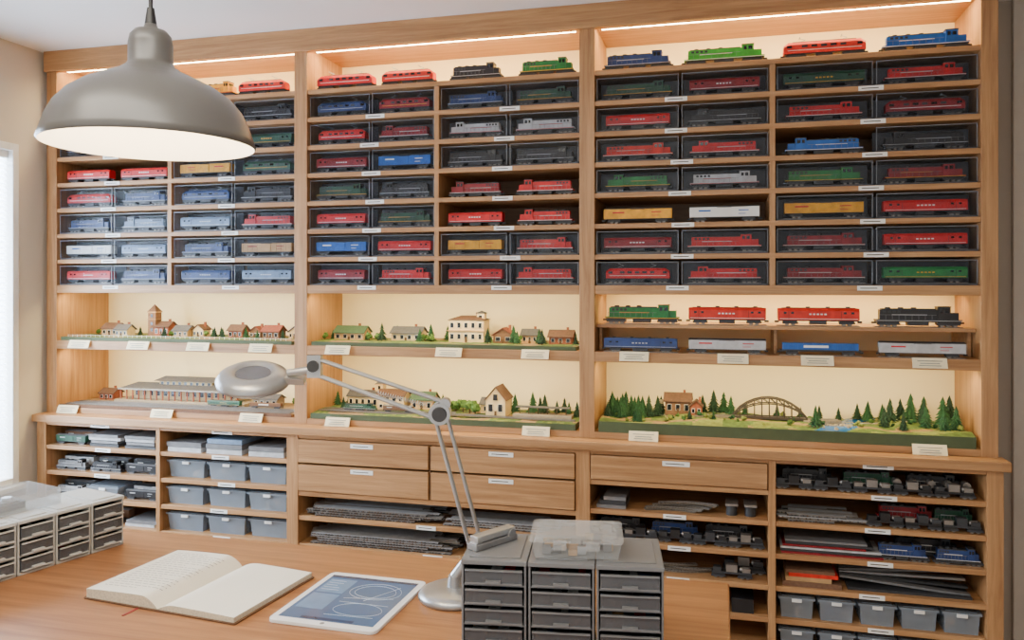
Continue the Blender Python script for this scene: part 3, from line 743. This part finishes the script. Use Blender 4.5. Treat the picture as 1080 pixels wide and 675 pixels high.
# ------------------------------------------------------------------ tablet
te=empty("tablet_computer",(-.060,-1.169,.75),math.radians(-1))
t_=MB(); t_.rrect(0,0,.0002,.0075,.245,.285,.016,mk("tablet_shell",(228,230,232),.35,var=.01)); t_.obj("shell",te,.001)
t_=MB()
SCR=mk("tablet_screen",(64,92,126),.1,var=.12,scale=9,emit=.3); UI1=mk("ui_panel",(92,124,158),.15,emit=.3); UI2=mk("ui_text",(170,190,212),.2,emit=.35); UI3=mk("ui_bar",(44,64,92),.15,emit=.25)
t_.box(-.108,.108,-.122,.122,.0076,.0080,SCR); t_.box(-.108,.108,.110,.122,.0080,.0082,UI3)
t_.box(-.10,-.035,.02,.10,.0080,.0082,UI1); t_.box(-.10,-.035,-.07,.012,.0080,.0082,UI1)
for i in range(5): t_.box(-.095,-.075+R(0,.03),.088-i*.013,.0895-i*.013,.0082,.0083,UI2)
for (cx,cy,rx,ry) in ((.035,.045,.06,.05),(.035,.045,.048,.038),(.04,-.055,.055,.035)):
    pv=None
    for i in range(33):
        a=2*math.pi*i/32; p=(cx+rx*math.cos(a),cy+ry*math.sin(a)*(1 if math.sin(a)>0 else .8),.0081)
        if pv: t_.cyl(pv,p,.0005,.0005,UI2,n=4,caps=False)
        pv=p
for p,q in(((-.02,.0),(.09,.02)),((-.02,-.02),(.095,-.02)),((.03,-.005),(.08,.085)),((-.02,-.09),(.09,-.085))): t_.cyl((*p,.0081),(*q,.0081),.0005,.0005,UI2,n=4)
t_.box(-.06,.06,-.118,-.108,.0080,.0082,UI3); t_.cyl((0,-.132,.0074),(0,-.132,.0079),.005,.005,GREY,n=16)
t_.obj("screen",te)

# ------------------------------------------------------------------ drawer organisers
CABG=mk("cabinet_grey",(112,114,118),.45,var=.03); CABL=mk("cabinet_light_grey",(190,190,186),.5,var=.03)
def organiser(name,loc,rz,ncol,nrow,cw,rh,d_,shell,gap=.004):
    e=empty(name,loc,rz); m=MB(); f=MB(); c=MB(); H_=nrow*rh+.012
    for i in range(ncol):
        x0=i*(cw+gap); x1=x0+cw
        m.box(x0,x0+.004,0,d_,0,H_,shell); m.box(x1-.004,x1,0,d_,0,H_,shell); m.box(x0,x1,d_-.004,d_,0,H_,shell)
        m.box(x0-.001,x1+.001,-.002,d_,H_-.004,H_+.004,shell); m.box(x0,x1,0,d_,0,.006,shell)
        m.box(x0+.012,x1-.012,.015,d_-.015,H_+.004,H_+.006,shell)
        for r in range(1,nrow): m.box(x0,x1,0.002,d_,.006+r*rh-.0015,.006+r*rh+.0015,shell)
        for r in range(nrow):
            z0=.006+r*rh+.004; z1=z0+rh-.009; a=x0+.007; b_=x1-.007
            f.box(a,b_,-.004,-.001,z0,z1,SMOKE); f.box(a,a+.002,0,d_*.85,z0,z1-.004,SMOKE); f.box(b_-.002,b_,0,d_*.85,z0,z1-.004,SMOKE)
            f.box(a,b_,-.007,-.001,z1-.003,z1,shell); f.box(a,b_,-.006,-.001,z0,z0+.003,shell)
            xm=(a+b_)/2; f.box(xm-.014,xm+.014,-.013,-.004,z0+.004,z0+.008,shell)
            for k in range(5): 
                cx=R(a+.014,b_-.014); c.box(cx-.01,cx+.01,.003,.05,z0+.001,z0+R(.006,rh*.55),random.choice([GREY,BLACK,SILVER,TAN,RED,NAVY,DKGREY,WHITE]))
    m.obj("shell",e,.0015); f.obj("drawers",e); c.obj("contents",e); return H_
organiser("small_parts_drawer_cabinet",(.267,-1.392,.7502),math.radians(8),3,5,.119,.036,.165,CABG)
organiser("small_parts_drawer_cabinet",(-.950,-1.41,.7502),math.radians(75.4),5,3,.090,.0385,.17,CABL)
ce=empty("clear_plastic_box",(.462,-1.285,.9486),math.radians(9))
m=MB(); m.taper(-.082,.082,-.062,.062,.0003,.030,.92,CLEAR,True); m.rrect(0,0,.030,.035,.172,.132,.01,CLEAR); m.rrect(0,0,.035,.0375,.148,.108,.008,CLEAR)
for s_ in(-1,1): m.box(s_*.03-.012,s_*.03+.012,-.069,-.065,.018,.034,CLEAR)
for i in range(30):
    x=R(-.06,.06); y=R(-.045,.04); m.box(x-.008,x+.008,y-.004,y+.004,.002,R(.006,.020),random.choice([STEEL,GREY,TAN,DKGREY,BLACK]))
m.obj("box",ce)
m=MB(); m.box(-.055,.055,-.014,.014,0,.012,GREY); m.box(-.05,.052,-.011,.011,.014,.026,STEEL); m.cyl((.04,-.015,.014),(.04,.015,.014),.009,.009,GREY,n=14); m.box(-.052,-.035,-.009,.009,.010,.015,STEEL)
m.obj("metal_stapler",loc=(.300,-1.30,.9486),rot=(0,0,1.05),bevel=.002)
m=MB(); m.box(-.10,.10,-.075,.075,0,.003,CLEAR)
for a in((-.10,.10,-.075,-.072),(-.10,.10,.072,.075),(-.10,-.097,-.072,.072),(.097,.10,-.072,.072)): m.box(*a,.003,.04,CLEAR)
m.M=Matrix.Translation((-.03,-.01,.0034))
m.rrect(0,0,0,.016,.12,.075,.012,BLACK); m.rrect(0,.0,.016,.019,.10,.055,.01,DKGREY); m.cyl((.03,0,.019),(.03,0,.026),.013,.012,STEEL,n=18)
for i in range(3): m.box(-.04+i*.018,-.028+i*.018,-.01,.01,.019,.021,GREY)
m.obj("clear_tray_with_train_controller",loc=(-1.025,-1.15,.8842),rot=(0,0,math.radians(75.4)))

# ------------------------------------------------------------------ desk lamp
LS=mk("lamp_silver",(168,170,172),.34,.7,var=.03)
le=empty("magnifier_desk_lamp",(.151,-1.084,.75),math.radians(14.6))
m=MB(); m.lathe([(.0,.001),(.080,.001),(.083,.006),(.080,.014),(.066,.021),(.03,.026),(.0,.026)],LS,48); m.obj("base",le)
m=MB()
m.cyl((0,0,.024),(.0,0,.05),.018,.015,LS,n=20)
m.cyl((0,-.0,.045),(.045,0,.108),.014,.011,LS,n=16)
m.box(.028,.072,-.013,.013,.092,.13,LS); m.cyl((.05,-.02,.112),(.05,.02,.112),.014,.014,DKGREY,n=18)
J=(.05,0,.112); E=(-.034,0,.412); HJ=(-.315,0,.518); rr_=.0037
for o in(-.014,.014):
    for yy in(-.008,.008): m.cyl((J[0]+o-.006,yy,J[2]+.01),(E[0]+o,yy,E[2]),rr_,rr_,LS,n=10)
m.cyl((E[0],-.020,E[2]),(E[0],.020,E[2]),.024,.024,LS,n=24); m.cyl((E[0],-.026,E[2]),(E[0],-.020,E[2]),.015,.017,DKGREY,n=18)
m.cyl((E[0]+.012,-.016,E[2]+.022),(E[0]+.012,.016,E[2]+.022),.012,.012,LS,n=18)
for yy in(-.008,.008):
    m.cyl((E[0]+.012,yy,E[2]+.024),(HJ[0]+.004,yy,HJ[2]+.016),rr_,rr_,LS,n=10)
    m.cyl((E[0]-.006,yy,E[2]-.014),(HJ[0]-.002,yy,HJ[2]-.018),rr_,rr_,LS,n=10)
p0=Vector((E[0]-.03,0,E[2]+.018)); p1=Vector((E[0]-.14,0,E[2]+.046)); pv=None
dd=(p1-p0).normalized(); n1=Vector((0,1,0)); n2=dd.cross(n1)
for i in range(161):
    a=i*2*math.pi/8; p=p0+(p1-p0)*(i/160)+n1*math.cos(a)*.0045+n2*math.sin(a)*.0045
    if pv is not None: m.cyl(pv,p,.0009,.0009,STEEL,n=4,caps=False)
    pv=p
m.box(HJ[0]-.014,HJ[0]+.016,-.012,.012,HJ[2]-.026,HJ[2]+.024,LS)
m.cyl((HJ[0],-.018,HJ[2]),(HJ[0],.018,HJ[2]),.013,.013,DKGREY,n=18)
m.cyl((HJ[0],0,HJ[2]-.008),(HJ[0]-.060,0,HJ[2]-.016),.009,.008,LS,n=14)
m.obj("arm",le,.0)
m=MB(Matrix.Translation((-.452,0,.490))@Matrix.Rotation(math.radians(19),4,'X')@Matrix.Rotation(math.radians(4),4,'Y'))
m.lathe([(.0,.012),(.040,.012),(.043,.017),(.050,.019),(.062,.016),(.074,.009),(.081,-.002),(.080,-.010),(.072,-.013),(.05,-.013)],LS,56)
m.lathe([(.0,.0126),(.039,.0126)],mk("magnifier_lens_cover",(96,100,108),.12,.3),56)
m.lathe([(.0,-.0125),(.072,-.0125)],mk("ring_diffuser",(240,242,244),.5,var=.01),56)
m.box(.07,.115,-.012,.012,-.004,.010,LS)
m.obj("lamp_head",le)

# ------------------------------------------------------------------ pendant
pe=empty("pendant_lamp",(-.232,-1.600,1.694))
PG=mk("pendant_grey_enamel",(92,90,88),.32,var=.02,scale=6); PW=mk("pendant_white_inner",(248,242,230),.6,var=.01)
KS=.89
sc=lambda pr:[(r*KS,z*KS*1.0) for r,z in pr]
m=MB()
m.lathe(sc([(.193,-.004),(.196,0),(.192,.012),(.183,.040),(.170,.066),(.150,.090),(.122,.110),(.090,.126),(.060,.140),(.045,.151),(.041,.158),(.041,.195),(.038,.210),(.030,.220),(.014,.225),(.010,.236),(.006,.244)]),PG,72)
m.obj("shade",pe)
m=MB(); m.lathe(sc([(.193,-.004),(.187,.012),(.179,.038),(.166,.063),(.146,.086),(.118,.106),(.086,.122),(.05,.136),(.0,.14)]),PW,72); m.obj("shade_inner",pe)
m=MB(); m.cyl((0,0,.21),(0,0,.724),.0035,.0035,BLACK,n=10); m.cyl((0,0,.208),(0,0,.236),.010,.006,BLACK,n=16); m.cyl((0,0,.715),(0,0,.735),.05,.05,PG,n=32); m.obj("cord",pe)
m=MB(); m.cyl((0,0,.085),(0,0,.12),.018,.018,WHITE,n=20); m.obj("socket",pe)
BULB=mk("bulb_glow",(255,228,184),.4,var=0,emit=20)
m=MB(); m.blob((0,0,.062),.028,BULB,n=20,k=12,j=0); ob=m.obj("bulb",pe)
for p in ob.data.polygons: p.use_smooth=True
L=bpy.data.lights.new("pendant_bulb_light",'POINT'); L.energy=7; L.color=(1,.82,.56); L.shadow_soft_size=.04
o=bpy.data.objects.new("pendant_bulb_light",L); o.location=(0,0,.025); o.parent=pe; bpy.context.collection.objects.link(o)

# ------------------------------------------------------------------ daylight, world
area("daylight_window",(XL-.55,(wy0+wy1)/2,1.4),(0,math.radians(-90),0),1.4,1.5,330,(.90,.95,1.0))
area("unseen_ceiling_fill",(-.1,-2.3,ZC-.03),(0,0,0),1.6,.5,34,(1,.92,.78))  # added general fill under the ceiling, out of view, no fixture modelled
wd=bpy.data.worlds.new("World"); bpy.context.scene.world=wd; wd.use_nodes=True
bg=wd.node_tree.nodes["Background"]; bg.inputs["Color"].default_value=(1.0,.96,.90,1); bg.inputs["Strength"].default_value=1.35

cam=bpy.data.cameras.new("Camera"); cam.lens=28.33; cam.sensor_width=36; cam.shift_y=-37.5/1080; cam.clip_start=.02
co=bpy.data.objects.new("Camera",cam); co.location=(.7285,-2.797,1.45); co.rotation_euler=(math.radians(90),0,math.radians(14.6))
bpy.context.collection.objects.link(co); bpy.context.scene.camera=co
